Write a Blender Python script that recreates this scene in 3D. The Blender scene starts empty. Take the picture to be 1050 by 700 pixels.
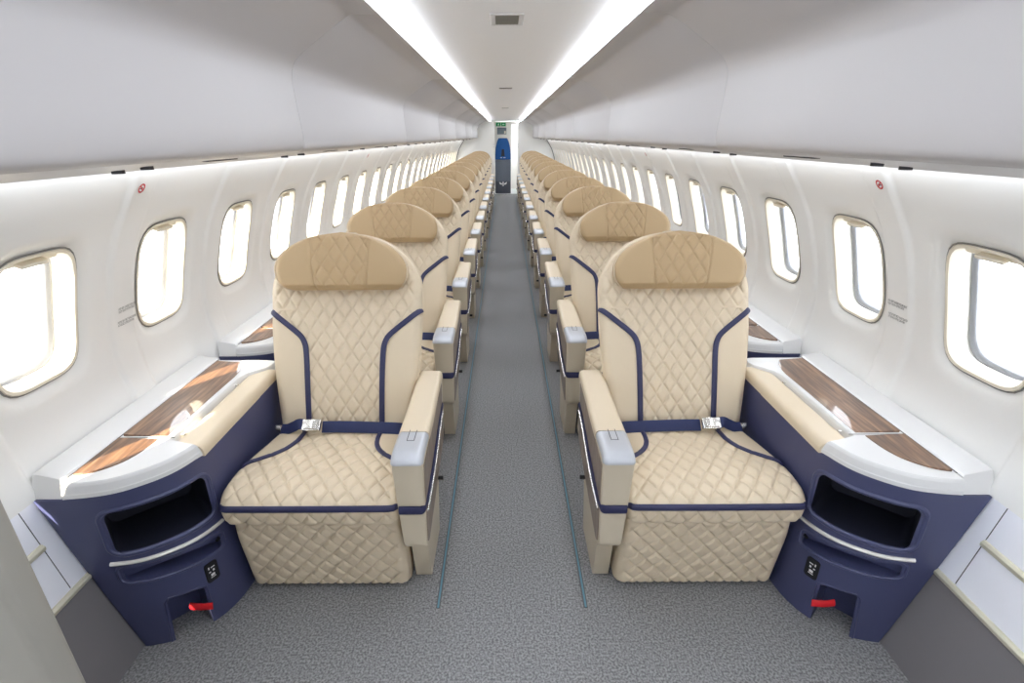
import bpy, bmesh, math, random
from math import sin, cos, pi, radians, sqrt
random.seed(7)
SC = bpy.context.scene
COL = SC.collection

# ------------------------------------------------------------------ materials
def lin(c):
    c = c / 255.0
    return c / 12.92 if c <= 0.04045 else ((c + 0.055) / 1.055) ** 2.4
def rgb(r, g, b): return (lin(r), lin(g), lin(b), 1.0)

def mat(name, col, rough=0.5, metal=0.0, coat=0.0, bump=None, vary=None, sheen=0.0, spec=0.5):
    m = bpy.data.materials.new(name); m.use_nodes = True
    nt = m.node_tree; b = nt.nodes['Principled BSDF']
    b.inputs['Base Color'].default_value = col
    b.inputs['Roughness'].default_value = rough
    b.inputs['Metallic'].default_value = metal
    b.inputs['Coat Weight'].default_value = coat
    b.inputs['Coat Roughness'].default_value = 0.04
    b.inputs['Specular IOR Level'].default_value = spec
    tc = nt.nodes.new('ShaderNodeTexCoord')
    if bump:
        n = nt.nodes.new('ShaderNodeTexNoise'); n.inputs['Scale'].default_value = bump[0]
        n.inputs['Detail'].default_value = 4
        nt.links.new(tc.outputs['Object'], n.inputs['Vector'])
        bp = nt.nodes.new('ShaderNodeBump'); bp.inputs['Strength'].default_value = bump[1]
        bp.inputs['Distance'].default_value = bump[2]
        nt.links.new(n.outputs['Fac'], bp.inputs['Height'])
        nt.links.new(bp.outputs['Normal'], b.inputs['Normal'])
    if vary:
        n = nt.nodes.new('ShaderNodeTexNoise'); n.inputs['Scale'].default_value = vary[0]
        n.inputs['Detail'].default_value = 3
        nt.links.new(tc.outputs['Object'], n.inputs['Vector'])
        mx = nt.nodes.new('ShaderNodeMix'); mx.data_type = 'RGBA'
        d = vary[1]
        mx.inputs['A'].default_value = (col[0]*(1-d), col[1]*(1-d), col[2]*(1-d), 1)
        mx.inputs['B'].default_value = (min(1, col[0]*(1+d)), min(1, col[1]*(1+d)), min(1, col[2]*(1+d)), 1)
        nt.links.new(n.outputs['Fac'], mx.inputs['Factor'])
        nt.links.new(mx.outputs['Result'], b.inputs['Base Color'])
    return m

def emis(name, col, s):
    m = bpy.data.materials.new(name); m.use_nodes = True
    b = m.node_tree.nodes['Principled BSDF']
    b.inputs['Base Color'].default_value = (0.8, 0.8, 0.8, 1)
    b.inputs['Emission Color'].default_value = col
    b.inputs['Emission Strength'].default_value = s
    return m

M = {}
M['wall'] = mat('sidewall_white', rgb(236, 236, 234), 0.45, bump=(600, 0.05, 0.0005))
M['bin'] = mat('bin_white', rgb(181, 178, 178), 0.42, bump=(500, 0.04, 0.0005))
M['ceil'] = mat('ceiling_white', rgb(248, 248, 249), 0.5)
M['bulk'] = mat('bulkhead_white', rgb(243, 241, 236), 0.5)
M['liner'] = mat('shell_liner', rgb(150, 150, 148), 0.8)
M['dado'] = mat('dado_grey', rgb(122, 119, 122), 0.6, bump=(900, 0.15, 0.0006))
M['ridge'] = mat('ridge_cream', rgb(214, 210, 190), 0.35, metal=0.25)
M['lower'] = mat('lower_panel_white', rgb(240, 242, 250), 0.4)
M['cream'] = mat('window_cream', rgb(230, 222, 204), 0.45)
M['reveal'] = mat('window_reveal', rgb(246, 246, 244), 0.5)
M['gasket'] = mat('window_metal', rgb(150, 152, 158), 0.3, metal=0.7)
M['leather'] = mat('leather_tan', rgb(216, 200, 174), 0.42, bump=(420, 0.12, 0.0012), vary=(5, 0.03))
M['leather_arm'] = mat('leather_armrest', rgb(216, 200, 174), 0.42, bump=(420, 0.1, 0.001))
M['leather_head'] = mat('leather_headrest', rgb(190, 164, 126), 0.45, bump=(420, 0.12, 0.0012), vary=(5, 0.03))
M['tan_plastic'] = mat('tan_plastic', rgb(204, 192, 170), 0.42, bump=(900, 0.06, 0.0004))
M['navy_trim'] = mat('navy_leather', rgb(44, 46, 82), 0.5, bump=(420, 0.1, 0.001))
M['navy'] = mat('navy_plastic', rgb(70, 74, 108), 0.38, bump=(1200, 0.08, 0.0004))
M['navy_in'] = mat('dark_navy', rgb(28, 30, 44), 0.5)  # darker navy for the cubby interior faces and the harness
M['belt'] = mat('belt_webbing', rgb(30, 40, 82), 0.7, bump=(900, 0.3, 0.001))
M['silver'] = mat('silver_plastic', rgb(190, 193, 199), 0.3, metal=0.25)
M['chrome'] = mat('chrome', rgb(222, 220, 216), 0.22, metal=0.8)
M['bright_silver'] = mat('bright_silver', rgb(238, 236, 231), 0.22, metal=0.3)
M['line'] = mat('dark_line', rgb(70, 70, 74), 0.6)
M['gap_shade'] = mat('gap_shade_grey', rgb(128, 126, 122), 0.6)
M['black'] = mat('black_plastic', rgb(22, 22, 26), 0.4)
M['grey_base'] = mat('seat_base_grey', rgb(70, 66, 62), 0.6)
M['top_white'] = mat('console_white', rgb(219, 219, 219), 0.3, coat=0.2)
M['red'] = mat('red_strap', rgb(205, 22, 34), 0.55)
M['white_mark'] = mat('white_print', rgb(240, 240, 240), 0.5)
M['red_mark'] = mat('red_print', rgb(196, 32, 46), 0.5)
M['text'] = mat('grey_print', rgb(52, 52, 56), 0.6)
M['track'] = mat('track_blue', rgb(96, 140, 158), 0.5)
M['track_edge'] = mat('track_grey', rgb(96, 98, 100), 0.6)
M['partition'] = mat('partition_grey', rgb(150, 147, 139), 0.5)
M['blue_seat'] = mat('blue_fabric', rgb(24, 88, 158), 0.7, bump=(300, 0.2, 0.002))
M['galley_grey'] = mat('galley_grey', rgb(112, 120, 134), 0.5)
M['galley_dark'] = mat('galley_dark', rgb(84, 88, 100), 0.5)
M['exit_green'] = emis('exit_green', rgb(0, 120, 70), 0.25)
M['exit_green'].node_tree.nodes['Principled BSDF'].inputs['Base Color'].default_value = rgb(20, 130, 80)
M['screen'] = mat('screen_grey', rgb(120, 132, 140), 0.3)
M['sill'] = mat('sill_metal', rgb(200, 205, 210), 0.35, metal=0.6)
M['strip'] = emis('led_strip', (0.93, 0.985, 1.07, 1), 10.0)
M['ceil_fill'] = emis('ceiling_fill', (0.93, 0.985, 1.07, 1), 2.5)
M['wash'] = emis('led_wash', (0.93, 0.985, 1.06, 1), 9.5)
M['lamp'] = emis('vestibule_lamp', (0.93, 0.97, 1, 1), 30.0)
M['vent'] = mat('vent_grey', rgb(120, 120, 114), 0.6)

def wood_mat(name, c1, c2, c3, axis, rough, coat, sc=1.0):
    m = bpy.data.materials.new(name); m.use_nodes = True
    nt = m.node_tree; b = nt.nodes['Principled BSDF']
    tc = nt.nodes.new('ShaderNodeTexCoord'); mp = nt.nodes.new('ShaderNodeMapping')
    s = [70*sc, 70*sc, 70*sc]; s[axis] = 5*sc
    mp.inputs['Scale'].default_value = s
    nt.links.new(tc.outputs['Object'], mp.inputs['Vector'])
    n = nt.nodes.new('ShaderNodeTexNoise'); n.inputs['Scale'].default_value = 1.0
    n.inputs['Detail'].default_value = 6; n.inputs['Distortion'].default_value = 0.6
    nt.links.new(mp.outputs['Vector'], n.inputs['Vector'])
    cr = nt.nodes.new('ShaderNodeValToRGB')
    cr.color_ramp.elements[0].position = 0.32; cr.color_ramp.elements[0].color = c1
    cr.color_ramp.elements[1].position = 0.68; cr.color_ramp.elements[1].color = c3
    e = cr.color_ramp.elements.new(0.5); e.color = c2
    nt.links.new(n.outputs['Fac'], cr.inputs['Fac'])
    nt.links.new(cr.outputs['Color'], b.inputs['Base Color'])
    b.inputs['Roughness'].default_value = rough
    b.inputs['Coat Weight'].default_value = coat
    b.inputs['Coat Roughness'].default_value = 0.03
    b.inputs['Coat IOR'].default_value = 1.6
    return m
M['wood'] = wood_mat('walnut', rgb(78, 52, 34), rgb(116, 82, 56), rgb(148, 110, 80), 1, 0.35, 1.0)
M['veneer'] = wood_mat('taupe_veneer', rgb(112, 96, 82), rgb(138, 120, 103), rgb(158, 140, 122), 2, 0.4, 0.2, 2.0)

def carpet_mat():
    m = bpy.data.materials.new('carpet_grey'); m.use_nodes = True
    nt = m.node_tree; b = nt.nodes['Principled BSDF']
    tc = nt.nodes.new('ShaderNodeTexCoord')
    n1 = nt.nodes.new('ShaderNodeTexNoise'); n1.inputs['Scale'].default_value = 150; n1.inputs['Detail'].default_value = 3
    n2 = nt.nodes.new('ShaderNodeTexVoronoi'); n2.inputs['Scale'].default_value = 600
    for n in (n1, n2): nt.links.new(tc.outputs['Object'], n.inputs['Vector'])
    cr = nt.nodes.new('ShaderNodeValToRGB')
    cr.color_ramp.elements[0].position = 0.36; cr.color_ramp.elements[0].color = rgb(110, 110, 112)
    cr.color_ramp.elements[1].position = 0.64; cr.color_ramp.elements[1].color = rgb(162, 162, 163)
    nt.links.new(n1.outputs['Fac'], cr.inputs['Fac'])
    nt.links.new(cr.outputs['Color'], b.inputs['Base Color'])
    b.inputs['Roughness'].default_value = 0.95
    b.inputs['Specular IOR Level'].default_value = 0.15
    bp = nt.nodes.new('ShaderNodeBump'); bp.inputs['Strength'].default_value = 0.4; bp.inputs['Distance'].default_value = 0.002
    nt.links.new(n2.outputs['Distance'], bp.inputs['Height'])
    nt.links.new(bp.outputs['Normal'], b.inputs['Normal'])
    return m
M['carpet'] = carpet_mat()

def glass_mat():
    m = bpy.data.materials.new('window_glass'); m.use_nodes = True
    nt = m.node_tree; nt.nodes.remove(nt.nodes['Principled BSDF'])
    out = nt.nodes['Material Output']
    t = nt.nodes.new('ShaderNodeBsdfTransparent'); g = nt.nodes.new('ShaderNodeBsdfGlossy')
    t.inputs['Color'].default_value = (0.97, 0.98, 0.98, 1)
    g.inputs['Roughness'].default_value = 0.02
    lw = nt.nodes.new('ShaderNodeLayerWeight'); lw.inputs['Blend'].default_value = 0.5
    pw = nt.nodes.new('ShaderNodeMath'); pw.operation = 'POWER'; pw.inputs[1].default_value = 5.0
    f = nt.nodes.new('ShaderNodeMath'); f.operation = 'MULTIPLY_ADD'; f.inputs[1].default_value = 0.55; f.inputs[2].default_value = 0.05
    nt.links.new(lw.outputs['Facing'], pw.inputs[0]); nt.links.new(pw.outputs[0], f.inputs[0])
    mx = nt.nodes.new('ShaderNodeMixShader')
    nt.links.new(f.outputs[0], mx.inputs['Fac'])
    nt.links.new(t.outputs['BSDF'], mx.inputs[1]); nt.links.new(g.outputs['BSDF'], mx.inputs[2])
    nt.links.new(mx.outputs['Shader'], out.inputs['Surface'])
    return m
M['glass'] = glass_mat()

# ------------------------------------------------------------------ helpers
MIR = 1          # +1: left-hand side of the cabin as measured, -1: mirrored

class MB:
    def __init__(s): s.v = []; s.f = []
    def add(s, vs, fs):
        o = len(s.v); s.v += [tuple(p) for p in vs]; s.f += [tuple(i + o for i in f) for f in fs]
    def grid(s, pts, flip=False):
        nu = len(pts); nv = len(pts[0]); fs = []
        for i in range(nu - 1):
            for j in range(nv - 1):
                q = (i*nv + j, (i+1)*nv + j, (i+1)*nv + j + 1, i*nv + j + 1)
                fs.append(q[::-1] if flip else q)
        s.add([p for r in pts for p in r], fs)
    def box(s, c, d, r=0.0, seg=2, rot=None):
        bm = bmesh.new(); bmesh.ops.create_cube(bm, size=1.0)
        for v in bm.verts: v.co.x *= d[0]; v.co.y *= d[1]; v.co.z *= d[2]
        if r > 0:
            bmesh.ops.bevel(bm, geom=bm.edges[:], offset=r, segments=seg, profile=0.5, affect='EDGES')
        bm.verts.index_update()
        vs = []
        for v in bm.verts:
            x, y, z = v.co
            if rot:
                ax, a = rot
                if ax == 'x': y, z = y*cos(a) - z*sin(a), y*sin(a) + z*cos(a)
                if ax == 'y': x, z = x*cos(a) + z*sin(a), -x*sin(a) + z*cos(a)
                if ax == 'z': x, y = x*cos(a) - y*sin(a), x*sin(a) + y*cos(a)
            vs.append((x + c[0], y + c[1], z + c[2]))
        s.add(vs, [[v.index for v in f.verts] for f in bm.faces]); bm.free()
    def prism(s, poly, axis, a, b, inset=None):
        """poly: list of 2-D points; axis: 'x','y','z' extrusion from a to b"""
        def P(p, t):
            return {'x': (t, p[0], p[1]), 'y': (p[0], t, p[1]), 'z': (p[0], p[1], t)}[axis]
        n = len(poly)
        s.add([P(p, a) for p in poly] + [P(p, b) for p in poly],
              [tuple(range(n))[::-1], tuple(range(n, 2*n))] + [(i, (i+1) % n, n + (i+1) % n, n + i) for i in range(n)])
    def loft(s, rings, cap=True):
        n = len(rings[0]); fs = []
        for k in range(len(rings) - 1):
            for i in range(n):
                fs.append((k*n + i, k*n + (i+1) % n, (k+1)*n + (i+1) % n, (k+1)*n + i))
        if cap:
            fs.append(tuple(range(n))[::-1]); o = (len(rings)-1)*n; fs.append(tuple(range(o, o + n)))
        s.add([p for r in rings for p in r], fs)
    def tube(s, path, r, n=8, closed=False):
        from mathutils import Vector
        P = [Vector(p) for p in path]; m = len(P); rings = []
        up = Vector((0, 0, 1)); prev = None
        for i in range(m):
            if closed: t = P[(i+1) % m] - P[i-1]
            else: t = P[min(i+1, m-1)] - P[max(i-1, 0)]
            t.normalize()
            if prev is None:
                a = up if abs(t.dot(up)) < 0.9 else Vector((1, 0, 0))
                u = (a - t*a.dot(t)).normalized()
            else:
                u = (prev - t*prev.dot(t)).normalized()
            prev = u; w = t.cross(u)
            rr = r[i] if isinstance(r, (list, tuple)) else r
            rings.append([P[i] + u*rr*cos(2*pi*k/n) + w*rr*sin(2*pi*k/n) for k in range(n)])
        if closed: rings.append(rings[0])
        s.loft([[tuple(p) for p in g] for g in rings], cap=not closed)
    def cyl(s, c, r, h, axis='z', n=20, r2=None):
        r2 = r if r2 is None else r2; rings = []
        for rr, t in ((r, -h/2), (r2, h/2)):
            g = []
            for k in range(n):
                a = 2*pi*k/n; p, q = rr*cos(a), rr*sin(a)
                g.append({'z': (c[0]+p, c[1]+q, c[2]+t), 'x': (c[0]+t, c[1]+p, c[2]+q), 'y': (c[0]+p, c[1]+t, c[2]+q)}[axis])
            rings.append(g)
        s.loft(rings)
    def build(s, name, m, parent=None, smooth=True, angle=38, weld=True, mirror=True):
        me = bpy.data.meshes.new(name)
        k = MIR if mirror else 1
        me.from_pydata([(p[0]*k, p[1], p[2]) for p in s.v], [], s.f)
        bm = bmesh.new(); bm.from_mesh(me)
        if weld: bmesh.ops.remove_doubles(bm, verts=bm.verts, dist=1e-5)
        bmesh.ops.recalc_face_normals(bm, faces=bm.faces)
        bm.to_mesh(me); bm.free()
        me.materials.append(M[m])
        if smooth:
            me.polygons.foreach_set('use_smooth', [True]*len(me.polygons))
            me.set_sharp_from_angle(angle=radians(angle))
        o = bpy.data.objects.new(name, me); COL.objects.link(o)
        if parent: o.parent = parent
        return o

def tag(o, label, cat, group=None):
    o['label'] = label; o['category'] = cat
    if group: o['group'] = group
    return o
def empty(name, loc=(0, 0, 0)):
    o = bpy.data.objects.new(name, None); COL.objects.link(o); o.location = loc
    o.empty_display_size = 0.1
    return o
def struct(o): o['kind'] = 'structure'; return o
def copy_tree(o, parent=None):
    c = o.copy(); COL.objects.link(c)
    if parent: c.parent = parent
    for ch in list(o.children): copy_tree(ch, c)
    return c
def boolean(o, cutters, op='DIFFERENCE'):
    for c in cutters:
        md = o.modifiers.new('b', 'BOOLEAN'); md.object = c; md.operation = op; md.solver = 'EXACT'; md.material_mode = 'TRANSFER'
    dg = bpy.context.evaluated_depsgraph_get(); dg.update()
    me = bpy.data.meshes.new_from_object(o.evaluated_get(dg))
    o.modifiers.clear(); o.data = me
    for c in cutters: bpy.data.objects.remove(c)
    me.polygons.foreach_set('use_smooth', [True]*len(me.polygons)); me.set_sharp_from_angle(angle=radians(30))
    return o
def catmull(pts, n=6):
    out = []
    for i in range(len(pts) - 1):
        p0 = pts[max(i-1, 0)]; p1 = pts[i]; p2 = pts[i+1]; p3 = pts[min(i+2, len(pts)-1)]
        for k in range(n):
            t = k/n
            out.append(tuple(0.5*((2*b) + (-a + c)*t + (2*a - 5*b + 4*c - d)*t*t + (-a + 3*b - 3*c + d)*t**3)
                             for a, b, c, d in zip(p0, p1, p2, p3)))
    out.append(tuple(pts[-1])); return out
def sstep(a, b, x):
    t = max(0.0, min(1.0, (x - a)/(b - a))); return t*t*(3 - 2*t)
def interp(tab, x):
    if x <= tab[0][0]: return tab[0][1]
    for (a, b), (c, d) in zip(tab, tab[1:]):
        if x <= c: return b + (d - b)*(x - a)/(c - a)
    return tab[-1][1]

ORD = ['first', 'second', 'third', 'fourth', 'fifth', 'sixth', 'seventh', 'eighth', 'ninth', 'tenth',
       'eleventh', 'twelfth', 'thirteenth', 'fourteenth', 'fifteenth']
ROWS = 13; PITCH = 0.952; YSEAT = 1.25
Y0, Y1 = -2.0, 14.15           # cabin ends

# ------------------------------------------------------------------ side wall section
PROF = catmull([(0.60, 1.2885), (0.675, 1.303), (0.75, 1.316), (0.82, 1.321), (0.93, 1.307), (1.02, 1.284), (1.14, 1.245),
                (1.217, 1.211), (1.271, 1.178), (1.362, 1.122), (1.44, 1.068)], 6)
def wx(z):
    if z < 0.60: return 1.172 + (1.2885 - 1.172)*z/0.60
    return interp(PROF, z)
def wn(z):
    d = (wx(z + 0.004) - wx(z - 0.004))/0.008
    l = sqrt(1 + d*d); return (1/l, -d/l)     # outboard normal (x outboard, z)

WP, WC0, WZC, WHY, WHZ = 0.545, 1.297, 1.036, 0.138, 0.1815
def hole(a, gy=0.0, gz=0.0):
    c, s_ = cos(a), sin(a); n = 4.2
    r = (abs(c)**n + abs(s_)**n)**(-1/n)
    return (WHY + gy)*r*c, (WHZ + gz)*r*s_
def wpt(y, z, off=0.0):            # off > 0 : outboard
    nx, nz = wn(z)
    return (-(wx(z) + off*nx), y, z + off*nz)

def side_wall():
    mb = MB(); zb, zt = 0.60, 1.44
    ks = range(-5, 24)
    for k in ks:
        yc = WC0 + k*WP
        a0, a1 = -0.17, 0.245
        # ring mesh
        per = []
        nz_, ny_ = 20, 12
        for i in range(nz_): per.append((a1, zb + (zt-zb)*i/nz_))
        for i in range(ny_): per.append((a1 + (a0-a1)*i/ny_, zt))
        for i in range(nz_): per.append((a0, zt + (zb-zt)*i/nz_))
        for i in range(ny_): per.append((a0 + (a1-a0)*i/ny_, zb))
        T = [0, .02, .05, .09, .14, .2, .28, .37, .47, .58, .7, .82, .92, 1.0]
        rows = []
        for t in T:
            row = []
            for (py, pz) in per:
                ang = math.atan2((pz - WZC)/0.28, (py - 0.0)/0.2)
                hy, hz = hole(ang)
                hz += WZC
                y = hy + (py - hy)*t; z = hz + (pz - hz)*t
                # distance from the opening
                d = t*sqrt((py-hy)**2 + (pz-hz)**2)
                off = 0.016*(1 - sstep(0.0, 0.046, d))
                off *= 1 if t < 1 else 0
                row.append(wpt(yc + y, z, off))
            row.append(row[0]); rows.append(row)
        mb.grid(rows)
        # rib between two windows
        cols = [0.245, 0.2525, 0.26, 0.27, 0.31, 0.35, 0.36, 0.3675, 0.375]
        rows = []
        for i in range(nz_ + 1):
            z = zb + (zt - zb)*i/nz_
            rows.append([wpt(yc + c, z, -0.010*sstep(0.245, 0.262, c)*(1 - sstep(0.358, 0.375, c))) for c in cols])
        mb.grid(rows)
    return mb

def window(k, name):
    yc = WC0 + k*WP
    N = 56
    A = [2*pi*i/N for i in range(N)]
    def ring(gy, gz, off):
        g = []
        for a in A:
            y, z = hole(a, gy, gz); z += WZC
            g.append(wpt(yc + y, z, off))
        return g
    mb = MB()                      # reveal tunnel to the outer skin
    R = [ring(0, 0, 0.016), ring(-0.004, -0.004, 0.05), ring(-0.006, -0.006, 0.090)]
    mb.loft(R, cap=False)
    w = struct(mb.build(name, 'reveal', weld=False))
    mb = MB(); mb.loft([ring(0.004, 0.004, 0.014), ring(0.001, 0.001, 0.008), ring(-0.006, -0.006, 0.010), ring(-0.013, -0.013, 0.032), ring(-0.016, -0.016, 0.056), ring(0.0, 0.0, 0.056)], cap=False)
    mb.build('frame', 'cream', w, weld=False)
    mb = MB(); mb.loft([ring(0.0035, 0.0035, 0.0105), ring(0.0075, 0.0075, 0.0125)], cap=False); mb.build('gap_shade', 'gap_shade', w, weld=False)  # grey ring painting in the shade of the gap around the frame
    mb = MB(); mb.loft([ring(-0.005, -0.005, 0.074), ring(-0.012, -0.012, 0.072), ring(-0.018, -0.018, 0.077), ring(-0.021, -0.021, 0.084), ring(-0.021, -0.021, 0.092), ring(-0.004, -0.004, 0.093)], cap=False)
    mb.build('metal_surround', 'gasket', w, weld=False)
    mb = MB(); mb.add(ring(-0.012, -0.012, 0.058), [tuple(range(N))]); mb.build('pane', 'glass', w, weld=False, smooth=False)
    # blind pushed up, its lower edge showing
    mb = MB(); zs = WZC + WHZ - 0.012
    nx, nz = wn(zs); a = math.atan2(nz, nx)
    p = wpt(yc, zs, 0.042)
    mb.box((p[0], p[1], p[2] - 0.010), (0.012, 0.19, 0.034), 0.005, 2, ('y', a))
    mb.box((p[0] + 0.008, p[1], p[2] - 0.022), (0.026, 0.085, 0.012), 0.004, 2, ('y', a))
    mb.build('blind', 'cream', w)
    return w

WN = [0]
def lower_wall(side):
    mb = MB()
    mb.grid([[(-wx(z), y, z) for z in (0.0, 0.12, 0.22, 0.315)] for y in (Y0, 0.5, 4, 8, 12, Y1)])
    struct(mb.build('trim_1' if side == 'left' else 'trim_2', 'dado'))
    mb = MB()
    g = 0.0013
    for y0, y1, z0, z1 in ((1.058 + g, Y1, 0.330, 0.60), (Y0, 1.058 - g, 0.330, 0.474), (Y0, 1.058 - g, 0.488, 0.60)):
        mb.grid([[(-(wx(z) - 0.0), y, z) for z in (z0, z1)] for y in (y0, y1)])
        mb.grid([[(-(wx(z) + 0.012), y, z) for z in (z0, z1)] for y in (y0, y1)])
    struct(mb.build('trim_3' if side == 'left' else 'trim_4', 'lower'))
    mb = MB()
    def ridge(z, y0, y1):
        x = wx(z)
        poly = [(-x - 0.004, z - 0.010), (-x + 0.007, z - 0.009), (-x + 0.010, z - 0.004), (-x + 0.010, z + 0.004), (-x + 0.004, z + 0.010), (-x - 0.006, z + 0.010)]
        mb.prism(poly, 'y', y0, y1)
    ridge(0.322, Y0, Y1); ridge(0.481, Y0, 1.058)
    struct(mb.build('trim_5' if side == 'left' else 'trim_6', 'ridge'))
    mb = MB()                       # dark backing behind the joints
    mb.grid([[(-(wx(z) + 0.008), y, z) for z in (-0.02, 0.3, 0.62)] for y in (Y0, Y1)])
    struct(mb.build('trim_7' if side == 'left' else 'trim_8', 'line'))

# ------------------------------------------------------------------ quilting + pillows
def quilt(x, y, w, h, amp):
    a = x/w + y/h; b = x/w - y/h
    fa = abs(sin(pi*a)); fb = abs(sin(pi*b))
    p = min(fa, fb); p = 0.6*p + 0.4*fa*fb
    return amp*(1 - (1 - p)**3.6 - 1.0)

def pillow(mb, P, N, width, rows, nx, r, skirt, puff=None, xc=lambda t: 0.0):
    """P(t)->(y,z), N(t)->(ny,nz) outward; width(t) half-width; edge radius r, then a skirt going back"""
    us = [-1 + 2*i/nx for i in range(nx + 1)]
    pts = []
    for t in rows:
        w = max(width(t), 1e-4); y, z = P(t); ny, nz = N(t); rr = min(r, w*0.98)
        row = []
        c = xc(t)
        row.append((c - w, y - ny*(rr + skirt), z - nz*(rr + skirt)))
        K = 7
        for i in range(K):          # left round
            a = pi/2*(1 - i/K); x = -w + rr - rr*sin(a); d = rr*(1 - cos(a))
            q = puff(x, t, w) if puff else 0
            row.append((c + x, y - ny*(d - q), z - nz*(d - q)))
        for u in us:
            x = u*(w - rr); q = puff(x, t, w) if puff else 0
            row.append((c + x, y + ny*q, z + nz*q))
        for i in range(1, K + 1):
            a = pi/2*i/K; x = w - rr + rr*sin(a); d = rr*(1 - cos(a))
            q = puff(x, t, w) if puff else 0
            row.append((c + x, y - ny*(d - q), z - nz*(d - q)))
        row.append((c + w, y - ny*(rr + skirt), z - nz*(rr + skirt)))
        pts.append(row)
    mb.grid(pts)
    n = len(pts[0])
    mb.add(pts[0], [tuple(range(n))]); mb.add(pts[-1], [tuple(range(n))[::-1]])
    # back
    mb.grid([[r_[0], r_[-1]] for r_ in pts], flip=True)

def ribbon(mb, path, nrm, w, th):
    """flat band following path (3-D), facing nrm(i); width w in the cross direction"""
    from mathutils import Vector
    P = [Vector(p) for p in path]; rings = []
    for i in range(len(P)):
        t = (P[min(i+1, len(P)-1)] - P[max(i-1, 0)]).normalized()
        n = Vector(nrm(i) if callable(nrm) else nrm).normalized()
        s_ = t.cross(n).normalized(); n = s_.cross(t).normalized()
        h = w/2
        rings.append([tuple(P[i] + s_*h - n*th), tuple(P[i] + s_*h), tuple(P[i] + s_*(h*0.6) + n*th*0.8), tuple(P[i] + n*th),
                      tuple(P[i] - s_*(h*0.6) + n*th*0.8), tuple(P[i] - s_*h), tuple(P[i] - s_*h - n*th)])
    mb.loft(rings)

# ------------------------------------------------------------------ seat (local: x=0 centre, y=0 armrest front, +x aisle)
REC = radians(22.0)
BY, BZ = 0.445, 0.435            # base of the backrest front surface
def Bp(t): return (BY + t*sin(REC), BZ + t*cos(REC))
BT = 0.785
BW = [(0.0, 0.252), (0.10, 0.264), (0.25, 0.281), (0.40, 0.292), (0.54, 0.2945)]
def bw(t):
    if t < 0.54: return interp(BW, t)
    q = (t - 0.54)/(BT - 0.54)
    return 0.2945*max(0.0, 1 - q**2.15)**0.55
def stripe_x(t):                 # |x| of the centre line of the navy stripes on the backrest
    if t < 0.335: return 0.145
    if t < 0.40: return 0.145 + 0.030*((t - 0.335)/0.065)**1.8
    if t < 0.47: return 0.172 + (t - 0.40)*(0.2885 - 0.172)/0.085
    return 0.2885
def stripe_path():
    pts = [(0.1405, 0.0), (0.1415, 0.08), (0.1435, 0.18), (0.146, 0.27), (0.149, 0.318), (0.154, 0.346), (0.166, 0.371), (0.188, 0.393), (0.222, 0.4205), (0.262, 0.452), (0.2938, 0.477)]
    return catmull(pts, 5)
SPATH = stripe_path()
def in_quilt_back(x, t):
    ax = abs(x)
    if t > 0.485: return 1.0
    # boundary x at this t
    b = None
    for (x0, t0), (x1, t1) in zip(SPATH, SPATH[1:]):
        if t0 <= t <= t1: b = x0 + (x1 - x0)*(t - t0)/max(1e-6, t1 - t0); break
    if b is None: b = 0.145
    return 1.0 - sstep(b - 0.006, b + 0.002, ax)
def back_puff(x, t, w):
    k = in_quilt_back(x, t)
    e = sstep(0, 0.02, w - abs(x))
    q = quilt(x, t - 0.02, 0.054, 0.084, 0.0074)*k*e
    # plain bolsters outside of the stripes swell a little
    q -= 0.0015*(1 - k)
    return q

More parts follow.
